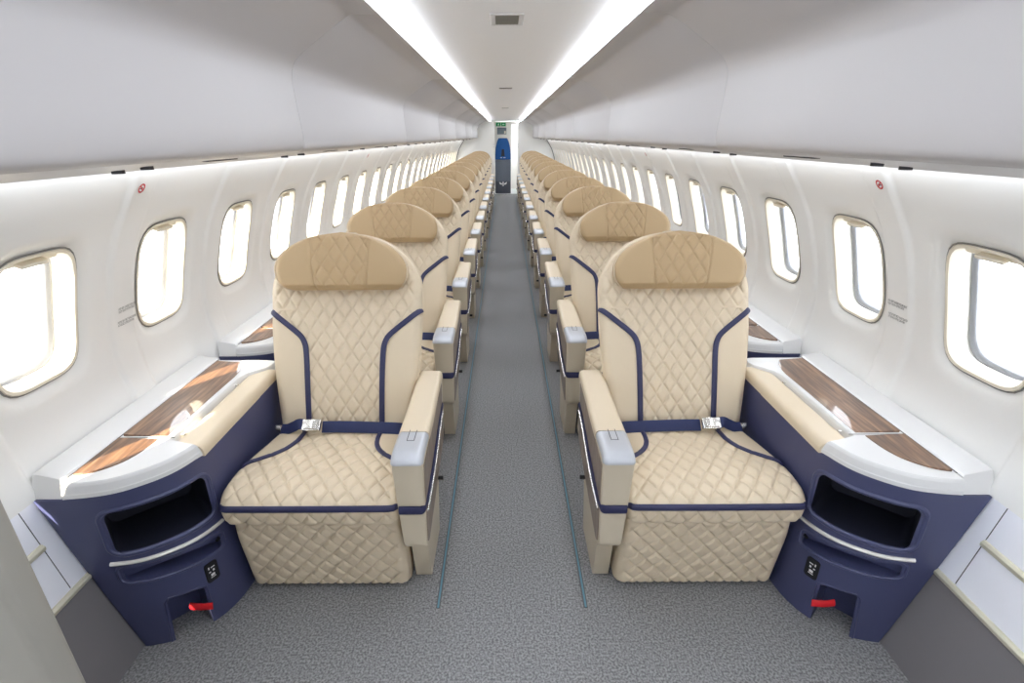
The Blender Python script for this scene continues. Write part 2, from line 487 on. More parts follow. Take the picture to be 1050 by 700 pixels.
def make_seat(side):
    root = empty('passenger_seat')
    # --- cushion: profile runs from the back over the front edge
    prof = catmull([(0.47, 0.447), (0.38, 0.456), (0.26, 0.466), (0.15, 0.472), (0.085, 0.468), (0.045, 0.455), (0.024, 0.435), (0.018, 0.41), (0.020, 0.385), (0.026, 0.362), (0.05, 0.350)], 14)
    L = [0]
    for a, b in zip(prof, prof[1:]): L.append(L[-1] + sqrt((a[0]-b[0])**2 + (a[1]-b[1])**2))
    def at(t):
        for i in range(len(L) - 1):
            if L[i+1] >= t or i == len(L) - 2:
                f = (t - L[i])/max(1e-9, L[i+1]-L[i]); a, b = prof[i], prof[i+1]
                return a, b, (a[0] + (b[0]-a[0])*f, a[1] + (b[1]-a[1])*f)
    def CP(t): return at(t)[2]
    def CN(t):
        d = 0.012
        p0 = CP(max(0, t - d)); p1 = CP(min(L[-1], t + d))
        dy, dz = p1[0]-p0[0], p1[1]-p0[1]; l = sqrt(dy*dy + dz*dz)
        return (dz/l, -dy/l)
    tot = L[-1]
    CWt = [(0.0, 0.246), (0.15, 0.266), (0.30, 0.285), (0.40, 0.287), (0.46, 0.2825), (tot, 0.279)]
    def cw(t): return interp(CWt, t)
    # stripes on the cushion: (x, t)
    SA = catmull([(0.147, 0.03), (0.145, 0.07), (0.147, 0.120), (0.157, 0.165), (0.180, 0.205), (0.216, 0.240), (0.256, 0.268), (0.2845, 0.285)], 6)
    tf = None
    for i in range(len(prof)):
        if prof[i][1] < 0.427 and prof[i][0] < 0.1: tf = L[i]; break
    def cpuff(x, t, w):
        b = 0.135
        for (x0, t0), (x1, t1) in zip(SA, SA[1:]):
            if t0 <= t <= t1: b = x0 + (x1 - x0)*(t - t0)/max(1e-6, t1 - t0); break
        if t > 0.285: b = 0.4
        k = 1 - sstep(b - 0.006, b + 0.002, abs(x))
        k *= sstep(0.004, 0.012, abs(t - tf))
        e = sstep(0, 0.025, w - abs(x))
        s_ = quilt(x, t, 0.060, 0.082, 0.009)*k*e
        # softly dished seat
        return s_ + 0.004*(1 - (x/w)**2)*(1 if t < 0.3 else 0.6) + 0.003*(1-k)
    mb = MB(); nr = 190
    pillow(mb, CP, CN, cw, [tot*i/nr for i in range(nr + 1)], 160, 0.030, 0.05, cpuff)
    cu = mb.build('seat_cushion', 'leather', root, angle=60)
    for s_ in (-1, 1):
        mb = MB(); path = []; nn = []
        for x, t in SA:
            y, z = CP(t); n = CN(t); q = cpuff(x*s_, t, cw(t)); w = cw(t)
            dd = 0.0
            if x > w - 0.03: dd = 0.03*(1 - sqrt(max(0, 1 - ((x - (w - 0.03))/0.03)**2)))
            path.append((x*s_, y + n[0]*(q - dd + 0.002), z + n[1]*(q - dd + 0.002))); nn.append((0, n[0], n[1]))
        ribbon(mb, path, lambda i: nn[i], 0.017, 0.004)
        mb.build('navy_stripe', 'navy_trim', cu)
    mb = MB(); path = []
    y, z = CP(tf); n = CN(tf); w = cw(tf)
    for i in range(41):
        x = (-1 + 2*i/40)*(w + 0.001); dd = 0
        if abs(x) > w - 0.03: dd = 0.03*(1 - sqrt(max(0, 1 - ((abs(x) - (w - 0.03))/0.03)**2)))
        q = 0.004*(1 - (x/w)**2)*0.6 + 0.0035
        path.append((x, y + n[0]*(q - dd), z + n[1]*(q - dd)))
    ribbon(mb, path, (0, n[0], n[1]), 0.0205, 0.0035)
    mb.build('front_stripe', 'navy_trim', cu)
    # --- leg rest
    def LP(t): return (0.057 + 0.048*(t/0.345)**1.2, 0.352 - t)
    def LN(t): return (-0.98, -0.2)
    def lpuff(x, t, w):
        e = sstep(0.004, 0.03, w - abs(x))*sstep(0.0, 0.02, t)*sstep(0.0, 0.03, 0.345 - t)
        ed = 0.02*(1 - sstep(0, 0.03, t)) + 0.025*(1 - sstep(0, 0.03, 0.345 - t))
        return quilt(x, t + 0.014, 0.062, 0.070, 0.0095)*e - ed + 0.006
    mb = MB()
    rows = [0.345*i/130 for i in range(131)]
    pillow(mb, LP, LN, lambda t: 0.270 + 0.006*sstep(0, 0.1, t), rows, 160, 0.028, 0.06, lpuff)
    mb.build('leg_rest', 'leather', root, angle=60)
    # --- backrest
    mb = MB(); n = 220; rows = []
    for i in range(n + 1):
        f = i/n
        rows.append(BT*0.80*f/0.7 if f < 0.7 else BT*(0.80 + 0.19995*sin((f - 0.7)/0.3*pi/2)))
    nB = (-cos(REC), sin(REC))
    def Bc(t):                     # slight lumbar curve
        y, z = Bp(t); c = 0.010*sin(pi*min(1, t/0.5)) - 0.035*sstep(0.70, 0.79, t)**2
        return (y + nB[0]*c, z + nB[1]*c)
    pillow(mb, Bc, lambda t: nB, bw, rows, 180, 0.034, 0.016, back_puff)
    bk = mb.build('backrest', 'leather', root, angle=60)
    for s_ in (-1, 1):
        mb = MB(); path = []
        for x, t in SPATH:
            y, z = Bc(t); w = bw(t); dd = 0
            if x > w - 0.034: dd = 0.034*(1 - sqrt(max(0, 1 - ((x - (w - 0.034))/0.034)**2)))
            q = 0.0035
            path.append((x*s_, y + nB[0]*(q - dd), z + nB[1]*(q - dd)))
        ribbon(mb, path, (0, nB[0], nB[1]), 0.0205, 0.003)
        mb.build('navy_stripe', 'navy_trim', bk)
    mb = MB(); path = []
    for i in range(0, 61):
        t = 0.02 + (BT - 0.021)*sin(i/60*pi/2); w = bw(t); y, z = Bc(t)
        path.append((-(w + 0.001), y - nB[0]*0.034, z - nB[1]*0.034))
    path = path + [(-p[0], p[1], p[2]) for p in path[::-1]]
    mb.tube(path, 0.0032, 6)
    mb.build('piping', 'leather_arm', bk)
    # back shell
    mb = MB()
    pillow(mb, lambda t: (Bp(t)[0] - nB[0]*0.044, Bp(t)[1] - nB[1]*0.044), lambda t: nB, lambda t: (bw(t)*0.965) if t < BT*0.998 else 0.03,
           [BT*1.004*sin(i/40*pi/2)*0.999 for i in range(41)], 12, 0.012, 0.045)
    mb.build('back_shell', 'tan_plastic', root)
    # --- headrest
    H0y, H0z = 0.594, 0.966; HR = radians(17.5); HT = 0.218
    nH = (-cos(HR), sin(HR))
    def hw(t):
        if t < 0.06: return 0.188 + 0.060*sqrt(max(0, 1 - (1 - t/0.06)**2))
        if t < 0.075: return 0.248 + 0.002*(t-0.06)/0.015
        q = (t - 0.075)/(HT - 0.075); return 0.250*max(0, 1 - q**2.0)**0.58
    def HP(t):
        c = 0.012*sin(pi*t/HT) - 0.022*(1 - sstep(0, 0.022, t)) - 0.026*sstep(HT - 0.03, HT, t)**2
        return (H0y + t*sin(HR) + nH[0]*c, H0z + t*cos(HR) + nH[1]*c)
    def hpuff(x, t, w):
        b = 0.094 + 0.02*t/HT
        ax = abs(x); k = 1 - sstep(b - 0.004, b, ax)
        seam = -0.005*math.exp(-((ax - b)/0.0035)**2)
        e = sstep(0, 0.02, t)*sstep(0, 0.015, HT - t)
        return quilt(x + 0.013, t - 0.012, 0.052, 0.082, 0.0058)*k*e + seam + (0 if ax < b else -0.0015) - 0.010*(x/0.25)**2
    mb = MB(); nr = 110
    rows = [HT*(0.5 - 0.5*cos(pi*i/nr)) for i in range(nr + 1)]; rows[-1] = HT*0.9999
    pillow(mb, HP, lambda t: nH, hw, rows, 160, 0.026, 0.03, hpuff)
    hd = mb.build('headrest', 'leather_head', root, angle=60)
    mb = MB(); path = []
    for i in range(0, 50):
        t = 0.006 + (HT - 0.0065)*sin(i/49*pi/2); y, z = HP(t)
        path.append((-(hw(t) + 0.0005), y - nH[0]*0.027, z - nH[1]*0.027))
    path = path + [(-p[0], p[1], p[2]) for p in path[::-1]]
    mb.tube(path, 0.0028, 6); mb.build('piping', 'leather_arm', hd)
    # --- armrest on the aisle side
    x0, x1 = 0.279, 0.374
    side_poly = []
    def arc(cy, cz, r, a0, a1, n=8): return [(cy + r*cos(radians(a0 + (a1 - a0)*i/n)), cz + r*sin(radians(a0 + (a1 - a0)*i/n))) for i in range(n + 1)]
    side_poly += arc(0.030, 0.585, 0.030, 180, 90)[:]            # front top
    side_poly += arc(0.575, 0.595, 0.025, 90, 0)
    side_poly += arc(0.545, 0.355, 0.055, 0, -80)
    side_poly += arc(0.086, 0.318, 0.078, -95, -180)
    side_poly = [(max(y, 0.004 + 0.016*max(0, (0.60 - z))/0.3) if y < 0.1 else y, z) for y, z in side_poly]
    mb = MB()
    def taper(y): return 0.010*sstep(0.15, 0.6, y)
    b = 0.009
    def rr(poly, d):                 # inset of the polygon
        cy = sum(p[0] for p in poly)/len(poly); cz = sum(p[1] for p in poly)/len(poly)
        out = []; n_ = len(poly)
        for i in range(n_):
            a, c = poly[i-1], poly[(i+1) % n_]
            ty, tz = c[0]-a[0], c[1]-a[1]; l = sqrt(ty*ty + tz*tz) or 1
            ny, nz = tz/l, -ty/l
            if (cy - poly[i][0])*ny + (cz - poly[i][1])*nz < 0: ny, nz = -ny, -nz
            out.append((poly[i][0] + ny*d, poly[i][1] + nz*d))
        return out
    def ring(poly, xa, aisle):
        return [((xa - taper(y)*(0.3 if not aisle else 1.0)) - (0.010*max(0, 0.5 - z)/0.25 if aisle else -0.012*max(0, 0.5 - z)/0.25), y, z) for y, z in poly]
    mb.loft([ring(rr(side_poly, b), x0, 0), ring(rr(side_poly, b*0.3), x0 + b*0.3, 0), ring(side_poly, x0 + b, 0),
             ring(side_poly, x1 - b, 1), ring(rr(side_poly, b*0.3), x1 - b*0.3, 1), ring(rr(side_poly, b), x1, 1)])
    ar = mb.build('armrest', 'tan_plastic', root)
    # padded top
    mb = MB()
    def top_strip(y0, y1, zt, grow, nrow, rnd, skirt):
        mbx = MB()
        def AP(t):
            y = y0 + (y1 - y0)*t
            f = max(0.0, 1 - t/0.08) if rnd[0] else 0
            g = max(0.0, 1 - (1 - t)/0.10) if rnd[1] else 0
            return (y, zt - 0.010*f*f*3.0 - 0.012*g*g)
        def wd(t):
            y = y0 + (y1 - y0)*t
            return (x1 - x0 - taper(y)*0.7)/2 + grow
        pillow(mbx, AP, lambda t: (0, 1), wd, [i/nrow for i in range(nrow + 1)], 14, 0.015, skirt,
               xc=lambda t: (x0 + x1)/2 - taper(y0 + (y1 - y0)*t)*0.65)
        return mbx
    top_strip(0.146, 0.545, 0.6265, 0.002, 24, (0, 0), 0.014).build('arm_pad', 'leather_arm', ar)
    top_strip(0.549, 0.606, 0.6245, 0.0015, 12, (0, 1), 0.014).build('arm_pad', 'leather_arm', ar)
    # silver cap wrapping the front top edge
    mb = MB()
    prof2 = [(0.143, 0.627), (0.10, 0.628), (0.06, 0.628), (0.032, 0.625), (0.012, 0.616), (0.003, 0.606), (0.001, 0.598)]
    prof2 = catmull(prof2, 4)
    def KP(t):
        i = min(len(prof2) - 2, int(t*(len(prof2) - 1))); f = t*(len(prof2) - 1) - i
        return (prof2[i][0] + (prof2[i+1][0]-prof2[i][0])*f, prof2[i][1] + (prof2[i+1][1]-prof2[i][1])*f)
    def KN(t):
        p0, p1 = KP(max(0, t - .08)), KP(min(1, t + .08)); dy, dz = p1[0]-p0[0], p1[1]-p0[1]; l = sqrt(dy*dy + dz*dz); return (dz/l, -dy/l)
    pillow(mb, KP, KN, lambda t: (x1 - x0)/2 + 0.0015, [i/30 for i in range(31)], 14, 0.016, 0.006, xc=lambda t: (x0 + x1)/2 - 0.001)
    cap = mb.build('front_cap', 'silver', ar)
    mb = MB()
    for xx in (-0.012, 0.010): mb.box(((x0 + x1)/2 + xx, 0.120, 0.6282), (0.0016, 0.062, 0.0012))
    mb.box(((x0 + x1)/2 - 0.001, 0.090, 0.6282), (0.0236, 0.0016, 0.0012))
    mb.build('button_outline', 'line', cap)
    # veneer panel, navy band, silver line on the aisle side
    def xside(y, z): return x1 - taper(y) - 0.010*max(0, 0.5 - z)/0.25
    vp = rr([p for p in side_poly], 0.017); vp = [(min(y, 0.565), min(z, 0.585)) for y, z in vp]
    mb = MB(); mb.loft([[(xside(y, z) - 0.004, y, z) for y, z in vp], [(xside(y, z) + 0.0012, y, z) for y, z in vp]])
    mb.build('side_panel', 'veneer', ar, smooth=False)
    zb = lambda y: 0.428 + 0.055*sstep(0.0, 0.55, y) + 0.01*y
    mb = MB(); path = []; nn = []
    yf = 0.0075
    for i in range(6): path.append((x0 + 0.004 + (x1 - x0 - 0.030)*i/5 + 0.006, yf, zb(0))); nn.append((0, -1, 0))
    for i in range(1, 6):
        a = pi/2*i/5; path.append((x1 - 0.0195 + 0.014*sin(a) , yf + 0.016*(1 - cos(a)), zb(0))); nn.append((sin(a), -cos(a), 0))
    for i in range(1, 16):
        y = yf + 0.016 + (0.56 - yf - 0.016)*i/15; path.append((xside(y, zb(y)) + 0.001, y, zb(y))); nn.append((1, 0, 0))
    ribbon(mb, path, lambda i: nn[i], 0.030, 0.0032); mb.build('navy_band', 'navy_trim', ar)
    mb = MB(); path = [(xside(y, zb(y) - 0.026) + 0.002, y, zb(y) - 0.026) for y in [0.04 + 0.515*i/14 for i in range(15)]]
    mb.tube(path, 0.0045, 8); mb.build('chrome_line', 'chrome', ar)
    mb = MB(); mb.cyl((x1 - 0.004, 0.36, 0.285), 0.008, 0.02, 'x', 14); mb.build('recline_knob', 'black', ar)
    # supports
    mb = MB()
    pr = [(0.305, 0.375), (0.372, 0.365)]
    mb.loft([[(x, y, z) for x, y in ((0.289, ya), (0.346, ya), (0.346, yb), (0.289, yb))] for z, ya, yb in ((0.0, 0.165, 0.40), (0.008, 0.160, 0.405), (0.20, 0.125, 0.45), (0.345, 0.10, 0.48))])
    mb.build('support_leg', 'tan_plastic', root, angle=30)
    mb = MB(); mb.box((0.0, 0.36, 0.17), (0.50, 0.30, 0.335), 0.02); mb.build('seat_base', 'grey_base', root)
    # --- seat belt
    mb = MB()
    P_ = catmull([(0.275, 0.400, 0.474), (0.20, 0.408, 0.477), (0.10, 0.413, 0.478), (0.0, 0.415, 0.480), (-0.075, 0.412, 0.482)], 6)
    ribbon(mb, P_, lambda i: (0, -0.75, 0.66), 0.044, 0.0022)
    P_ = catmull([(-0.125, 0.41, 0.487), (-0.155, 0.404, 0.50), (-0.18, 0.408, 0.487), (-0.21, 0.414, 0.472), (-0.235, 0.42, 0.468)], 6)
    ribbon(mb, P_, lambda i: (0.1, -0.72, 0.68), 0.040, 0.003)
    bl = mb.build('seat_belt', 'belt', root)
    mb = MB(); mb.box((-0.108, 0.398, 0.497), (0.068, 0.044, 0.018), 0.004, 2, ('x', radians(40)))
    mb.box((-0.110, 0.391, 0.505), (0.048, 0.034, 0.008), 0.003, 2, ('x', radians(40)))
    mb.build('buckle', 'chrome', bl)
    mb = MB(); mb.tube([(-0.236, 0.42, 0.468), (-0.250, 0.428, 0.47), (-0.262, 0.44, 0.468)], 0.006, 8); mb.cyl((-0.245, 0.425, 0.470), 0.011, 0.014, 'x', 14)
    mb.build('anchor_hook', 'chrome', bl)
    return root

# ------------------------------------------------------------------ side console (local y = world y of the first row minus 1.10, x = world x)
CF = catmull([(-1.33, 1.10), (-1.23, 1.10), (-1.15, 1.108), (-1.08, 1.128), (-1.02, 1.17), (-0.98, 1.215), (-0.955, 1.27), (-0.942, 1.33), (-0.936, 1.42)], 5)
YC = 1.10
CD = (0.705, 0.709); CNV = (0.709, -0.705); CO = (-1.041, 1.2065)
def front_n(c, z):
    """point of the front face at chord coordinate c and height z, and its normal"""
    best = None
    sh = 0.03*(1 - z/0.585)
    for (xa, ya), (xb, yb) in zip(CF, CF[1:]):
        ca = (xa - CO[0])*CD[0] + (ya + sh - CO[1])*CD[1]; cb = (xb - CO[0])*CD[0] + (yb + sh - CO[1])*CD[1]
        if (ca - c)*(cb - c) <= 0 and ca != cb:
            f = (c - ca)/(cb - ca); tx, ty = xb - xa, yb - ya; l = sqrt(tx*tx + ty*ty)
            return (xa + (xb-xa)*f, ya + sh + (yb-ya)*f - YC, z), (ty/l, -tx/l, 0)
    return (CF[-1][0], CF[-1][1] - YC, z), (1, 0, 0)
def rrect(w0, w1, z0, z1, r, n=7, skew=0.0):
    out = []
    for cx, cz, a in ((w1 - r, z1 - r, 0), (w0 + r, z1 - r, 90), (w0 + r, z0 + r, 180), (w1 - r, z0 + r, 270)):
        for i in range(n + 1):
            t = radians(a + 90*i/n); x, z = cx + r*cos(t), cz + r*sin(t)
            out.append((x, z + skew*(x - (w0 + w1)/2)))
    return out
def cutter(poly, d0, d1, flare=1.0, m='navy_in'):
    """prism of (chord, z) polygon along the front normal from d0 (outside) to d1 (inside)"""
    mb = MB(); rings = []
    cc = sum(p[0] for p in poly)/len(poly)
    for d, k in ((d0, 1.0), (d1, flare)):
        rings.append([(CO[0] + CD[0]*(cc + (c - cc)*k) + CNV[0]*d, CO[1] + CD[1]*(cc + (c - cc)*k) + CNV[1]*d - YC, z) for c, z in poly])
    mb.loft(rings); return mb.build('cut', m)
def dense(poly, m=4):
    out = []
    for i in range(len(poly)):
        a, b = poly[i], poly[(i+1) % len(poly)]
        d = sqrt((a[0]-b[0])**2 + (a[1]-b[1])**2); k = max(1, int(d/0.012))
        for j in range(k): out.append((a[0] + (b[0]-a[0])*j/k, a[1] + (b[1]-a[1])*j/k))
    return out
def offset_poly(poly, d):
    out = []; n = len(poly)
    area = sum(poly[i][0]*poly[(i+1) % n][1] - poly[(i+1) % n][0]*poly[i][1] for i in range(n))
    sg = 1 if area > 0 else -1
    for i in range(n):
        a, b, c = poly[i-1], poly[i], poly[(i+1) % n]
        def nr(p, q):
            tx, ty = q[0]-p[0], q[1]-p[1]; l = sqrt(tx*tx + ty*ty) or 1; return (-ty/l*sg, tx/l*sg)
        n1, n2 = nr(a, b), nr(b, c)
        mx, my = n1[0] + n2[0], n1[1] + n2[1]; l2 = mx*mx + my*my
        k = min(2.0, 2.0/max(l2, 0.6))
        out.append((b[0] + mx*k*d/1.0*0.5*1.0, b[1] + my*k*d*0.5))
    return out

def make_console(side):
    root = empty('side_console')
    YB = 1.94
    # body
    base = [(x, y) for x, y in CF] + [(-0.934, YB), (-1.36, YB)]
    base = [(max(x, -1.36), y) for x, y in base]
    base[0] = (-1.36, base[0][1])
    mb = MB()
    rings = []
    for z in (0.0, 0.15, 0.30, 0.45, 0.6025):
        sh = 0.03*(1 - z/0.585)
        rings.append([(x, min(y + sh, YB) - YC, z) for x, y in base])
    mb.loft(rings)
    body = mb.build('cabinet_body', 'navy', root)
    cuts = []
    # trim against the slanting sidewall
    mw = MB(); poly = [(-(wx(z) - 0.006), z) for z in (-0.05, 0.1, 0.3, 0.45, 0.62, 0.7)]
    poly = [(-(1.172 - 0.006 - 0.0097), -0.05)] + poly[1:] + [(-1.6, 0.7), (-1.6, -0.05)]
    mw.prism(poly, 'y', -0.3, 1.3); cuts.append(mw.build('cut', 'navy'))
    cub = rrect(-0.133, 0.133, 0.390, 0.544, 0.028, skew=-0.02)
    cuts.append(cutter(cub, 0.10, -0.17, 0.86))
    slot = rrect(-0.128, 0.126, 0.272, 0.322, 0.014, skew=-0.12)
    cuts.append(cutter(slot, 0.10, -0.035, 1.0, 'navy'))
    notch = [(-0.075, -0.02), (0.048, -0.02), (0.048, 0.158), (0.03, 0.166), (-0.045, 0.182), (-0.060, 0.178)]
    cuts.append(cutter(notch, 0.12, -0.085, 0.8, 'navy'))
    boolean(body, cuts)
    # raised rims
    for nm, poly, rad in (('cubby_rim', rrect(-0.139, 0.139, 0.385, 0.549, 0.034, skew=-0.02), 0.0085), ('slot_rim', rrect(-0.139, 0.137, 0.262, 0.333, 0.02, skew=-0.12), 0.0055)):
        mb = MB(); path = []
        for c, z in dense(poly):
            p, n = front_n(c, z); path.append((p[0] - n[0]*rad*0.35, p[1] - n[1]*rad*0.35, p[2]))
        mb.tube(path, rad, 8, closed=True); mb.build(nm, 'navy', body)
    mb = MB(); path = []
    for cc_, z in [(-0.075, 0.0), (-0.068, 0.08), (-0.062, 0.165), (-0.052, 0.181), (0.030, 0.167), (0.049, 0.157), (0.050, 0.08)]:
        p, n = front_n(cc_, z); path.append((p[0] - n[0]*0.002, p[1] - n[1]*0.002, p[2]))
    mb.tube(path, 0.005, 8); mb.build('recess_rim', 'navy', body)
    # silver bar between cubby and slot
    mb = MB(); path = []
    for i in range(25):
        c = -0.146 + 0.292*i/24; z = 0.362 - 0.018*i/24
        p, n = front_n(c, z); path.append((p[0] + n[0]*0.0025, p[1] + n[1]*0.0025, p[2]))
    mb.tube(path, 0.0062, 8); mb.build('chrome_strip', 'bright_silver', root)
    # power outlet
    mb = MB(); rows = []
    poly = rrect(0.056, 0.096, 0.160, 0.236, 0.010)
    rg = []
    for d in (-0.002, 0.003):
        g = []
        for c, z in poly:
            p, n = front_n(c, z); g.append((p[0] + n[0]*d, p[1] + n[1]*d, p[2]))
        rg.append(g)
    mb.loft(rg); ou = mb.build('power_outlet', 'black', root)
    mb = MB()
    for (ca, cb, za, zb) in ((0.066, 0.070, 0.212, 0.222), (0.074, 0.086, 0.214, 0.218), (0.066, 0.072, 0.198, 0.203), (0.078, 0.084, 0.199, 0.207), (0.068, 0.084, 0.176, 0.179), (0.070, 0.082, 0.182, 0.192)):
        g = []
        for c, z in ((ca, za), (cb, za), (cb, zb), (ca, zb)):
            p, n = front_n(c, z); g.append((p[0] + n[0]*0.0036, p[1] + n[1]*0.0036, p[2]))
        mb.add(g, [(0, 1, 2, 3)])
    mb.build('outlet_print', 'white_mark', ou, smooth=False)
    # small catch at the inner end of the slot
    p, n = front_n(0.118, 0.292)
    mb = MB(); mb.cyl((p[0], p[1], p[2]), 0.005, 0.012, 'y', 12); mb.build('catch', 'black', root)
    # red pull strap in the recess
    mb = MB()
    def rc(c, d, z): return (CO[0] + CD[0]*c + CNV[0]*d, CO[1] + CD[1]*c + CNV[1]*d - YC, z)
    nose = front_n(0.0, 0.1)[0]
    path = [(-1.040 + 0.074*i/6, 1.198 - 0.004*sin(pi*i/6) - YC, 0.100) for i in range(7)]
    ribbon(mb, path, (0, -1, 0.3), 0.022, 0.003); mb.build('red_strap', 'red', root)
    # white top
    outline = [(x, y) for x, y in CF if x < -0.950 and x > -1.20 and y < 1.295]
    outline = [(-1.206, 1.1005)] + outline + [(-0.9405, 1.306), (-0.985, 1.318), (-1.036, 1.336), (-1.036, 1.45), (-1.033, 1.6), (-1.03, 1.74), (-1.018, 1.785), (-0.965, 1.84), (-0.955, 1.865), (-0.956, 1.918), (-1.0, 1.928), (-1.206, 1.928)]
    mb = MB(); rings = []
    for z, d in ((0.6035, 0.0), (0.615, 0.001), (0.6175, 0.004), (0.637, 0.012), (0.643, 0.018), (0.6465, 0.024)):
        po = offset_poly(outline, d); rings.append([(x if x0 > -1.2 else -1.2045, y - YC, z) for (x, y), (x0, _) in zip(po, outline)])
    mb.loft(rings); top = mb.build('table_top', 'top_white', root, angle=14)
    mb = MB(); rings = []                     # groove line under the lip
    po = offset_poly(outline, 0.0015); rings = [[(x, y - YC, z) for x, y in po] for z in (0.6035, 0.6075)]
    # wood inlays
    w1 = [(-1.197, 1.344), (-1.062, 1.344), (-1.062, 1.60), (-1.060, 1.76), (-1.064, 1.800), (-1.078, 1.850), (-1.10, 1.890), (-1.197, 1.895)]
    w2 = catmull([(-1.080, 1.326), (-1.083, 1.29), (-1.09, 1.25), (-1.106, 1.21), (-1.135, 1.176), (-1.165, 1.156), (-1.197, 1.146)], 4) + [(-1.197, 1.326)]
    for poly in (w1, w2):
        mb = MB(); mb.loft([[(x, y - YC, z + 0.007*(-1.06 - x)/0.14) for x, y in poly] for z in (0.640, 0.6472)]); mb.build('wood_inlay', 'wood', top, smooth=False)
    mb = MB(); mb.box((-1.13, 1.335 - YC, 0.6468), (0.19, 0.0022, 0.0012)); mb.box((-1.2072, 1.53 - YC, 0.6468), (0.0026, 0.78, 0.0016)); mb.build('joint_line', 'line', top, smooth=False)
    # ledge by the wall
    mb = MB()
    poly = [(-1.2095, 0.6035), (-1.2095, 0.647), (-1.214, 0.6515), (-1.284, 0.668), (-1.291, 0.664), (-1.291, 0.64), (-1.283, 0.6035)]
    ys = [(1.100, 0.0), (1.104, 0), (1.965, 0.0)]
    rings = []
    for y, ins in ((1.102, 0.006), (1.108, 0.0), (1.925, 0.0), (1.931, 0.006)):
        rings.append([(x, y - YC + (0.03*max(0, z - 0.60)/0.068 if y < 1.2 else 0), min(z, 0.668 - ins)) for x, z in poly])
    mb.loft(rings); mb.build('wall_ledge', 'top_white', root, angle=30)
    # padded elbow rest
    mb = MB()
    def PP(t): return (1.304 - YC + 0.563*t, 0.637 - 0.02*(max(0, 1 - (1 - t)/0.04))**2)
    pillow(mb, PP, lambda t: (0, 1), lambda t: 0.051, [i/50 for i in range(51)], 20, 0.024, 0.012, xc=lambda t: -0.986)
    mb.build('elbow_pad', 'leather', root)
    # hinge dots of the tray
    for y in (1.37, 1.71):
        mb = MB(); mb.cyl((-1.030, y - YC, 0.636), 0.004, 0.01, 'x', 10); mb.build('hinge', 'chrome', root)
    return root

# ------------------------------------------------------------------ overhead bins
BIN = catmull([(-0.499, 1.8515), (-0.540, 1.829), (-0.595, 1.794), (-0.655, 1.755), (-0.692, 1.722), (-0.706, 1.685), (-0.7065, 1.64), (-0.703, 1.58), (-0.698, 1.52), (-0.697, 1.488), (-0.699, 1.470), (-0.705, 1.460), (-0.716, 1.4545)], 5)
def make_bin(y0, y1, label, side):
    root = empty('overhead_bin', (0, (y0 + y1)/2, 1.40)); oy, oz = (y0 + y1)/2, 1.40
    g = 0.0011; a, b = y0 + g - oy, y1 - g - oy
    def ext(prof, nm, m, close=None):
        mb = MB(); e = 0.0012
        def ring(y, d):
            out = []
            for i, (x, z) in enumerate(prof):
                p, q = prof[max(i-1, 0)], prof[min(i+1, len(prof)-1)]
                tx, tz = q[0]-p[0], q[1]-p[1]; l = sqrt(tx*tx + tz*tz)
                out.append((x - tz/l*d, y, z + tx/l*d - oz))
            return out
        s = ring(a, -e)
        rows = [ring(a, -0.005), ring(a, -e), ring(a + e*0.3, -e*0.3), ring(a + e, 0), ring(b - e, 0), ring(b - e*0.3, -e*0.3), ring(b, -e), ring(b, -0.005)]
        mb.grid(rows); return mb.build(nm, m, root, angle=50)
    ext([(-0.4065, 1.8535), (-0.43, 1.8532), (-0.46, 1.8528), (-0.485, 1.8522), (-0.4965, 1.8518)] + BIN[1:], 'door', 'bin')
    mb = MB()
    pr = [(-0.718, 1.4540), (-0.74, 1.4515), (-0.90, 1.432), (-1.03, 1.4160)]
    sp = ext(pr, 'service_panel', 'bin')
    n = max(1, int((y1 - y0)/0.952))
    for k in range(n):
        yy = a + (b - a)*(k + 0.5)/n
        for j, xx in enumerate((-0.86, -0.93)):
            zz = 1.432 - (-xx - 0.90)*0.122 - oz - 0.003
            mb = MB(); mb.cyl((xx, yy - 0.1, zz), 0.014, 0.008, 'z', 16); mb.build('air_outlet', 'line', sp)
        mb = MB(); mb.box((-0.82, yy + 0.16, 1.4415 - oz), (0.02, 0.16, 0.004), 0.0015); mb.build('reading_light', 'line', sp)
    mb = MB()                                       # closed housing behind door
    po = [(-0.42, 1.864), (-0.51, 1.864), (-0.60, 1.803), (-0.70, 1.735), (-0.73, 1.66), (-0.72, 1.49), (-0.73, 1.475), (-1.02, 1.442), (-1.02, 1.86)]
    po = [(min(x, -0.42), z) for x, z in po]
    def ins(p): return (p[0] - 0.012 if p[0] > -0.75 else p[0], p[1] + (0.008 if p[1] < 1.5 else 0))
    pi_ = [(ins(p)[0], ins(p)[1] - oz) for p in po]; pi_.append(pi_[0])
    mb.grid([[(x, y, z) for x, z in pi_] for y in (a + 0.004, b - 0.004)]); mb.build('housing', 'bin', root)
    tag(root, label, 'overhead bin', 'overhead bins')
    return root

# ================================================================== BUILD
for side, MIR in (('left', 1), ('right', -1)):
    struct(side_wall().build('wall_' + side, 'wall', weld=True, angle=60))
    for k in range(-5, 24):
        WN[0] += 1; window(k, 'window_%d' % WN[0])
    lower_wall(side)

# floor
mb = MB(); mb.grid([[(x, y, 0.0) for x in (-1.25, 0, 1.25)] for y in (Y0 - 0.5, 5, 10, 14.73)])
MIR = 1
struct(mb.build('floor', 'carpet'))
mb = MB(); mb.box((0, 15.5, -0.004), (2.4, 1.54, 0.012)); struct(mb.build('trim_9', 'sill'))
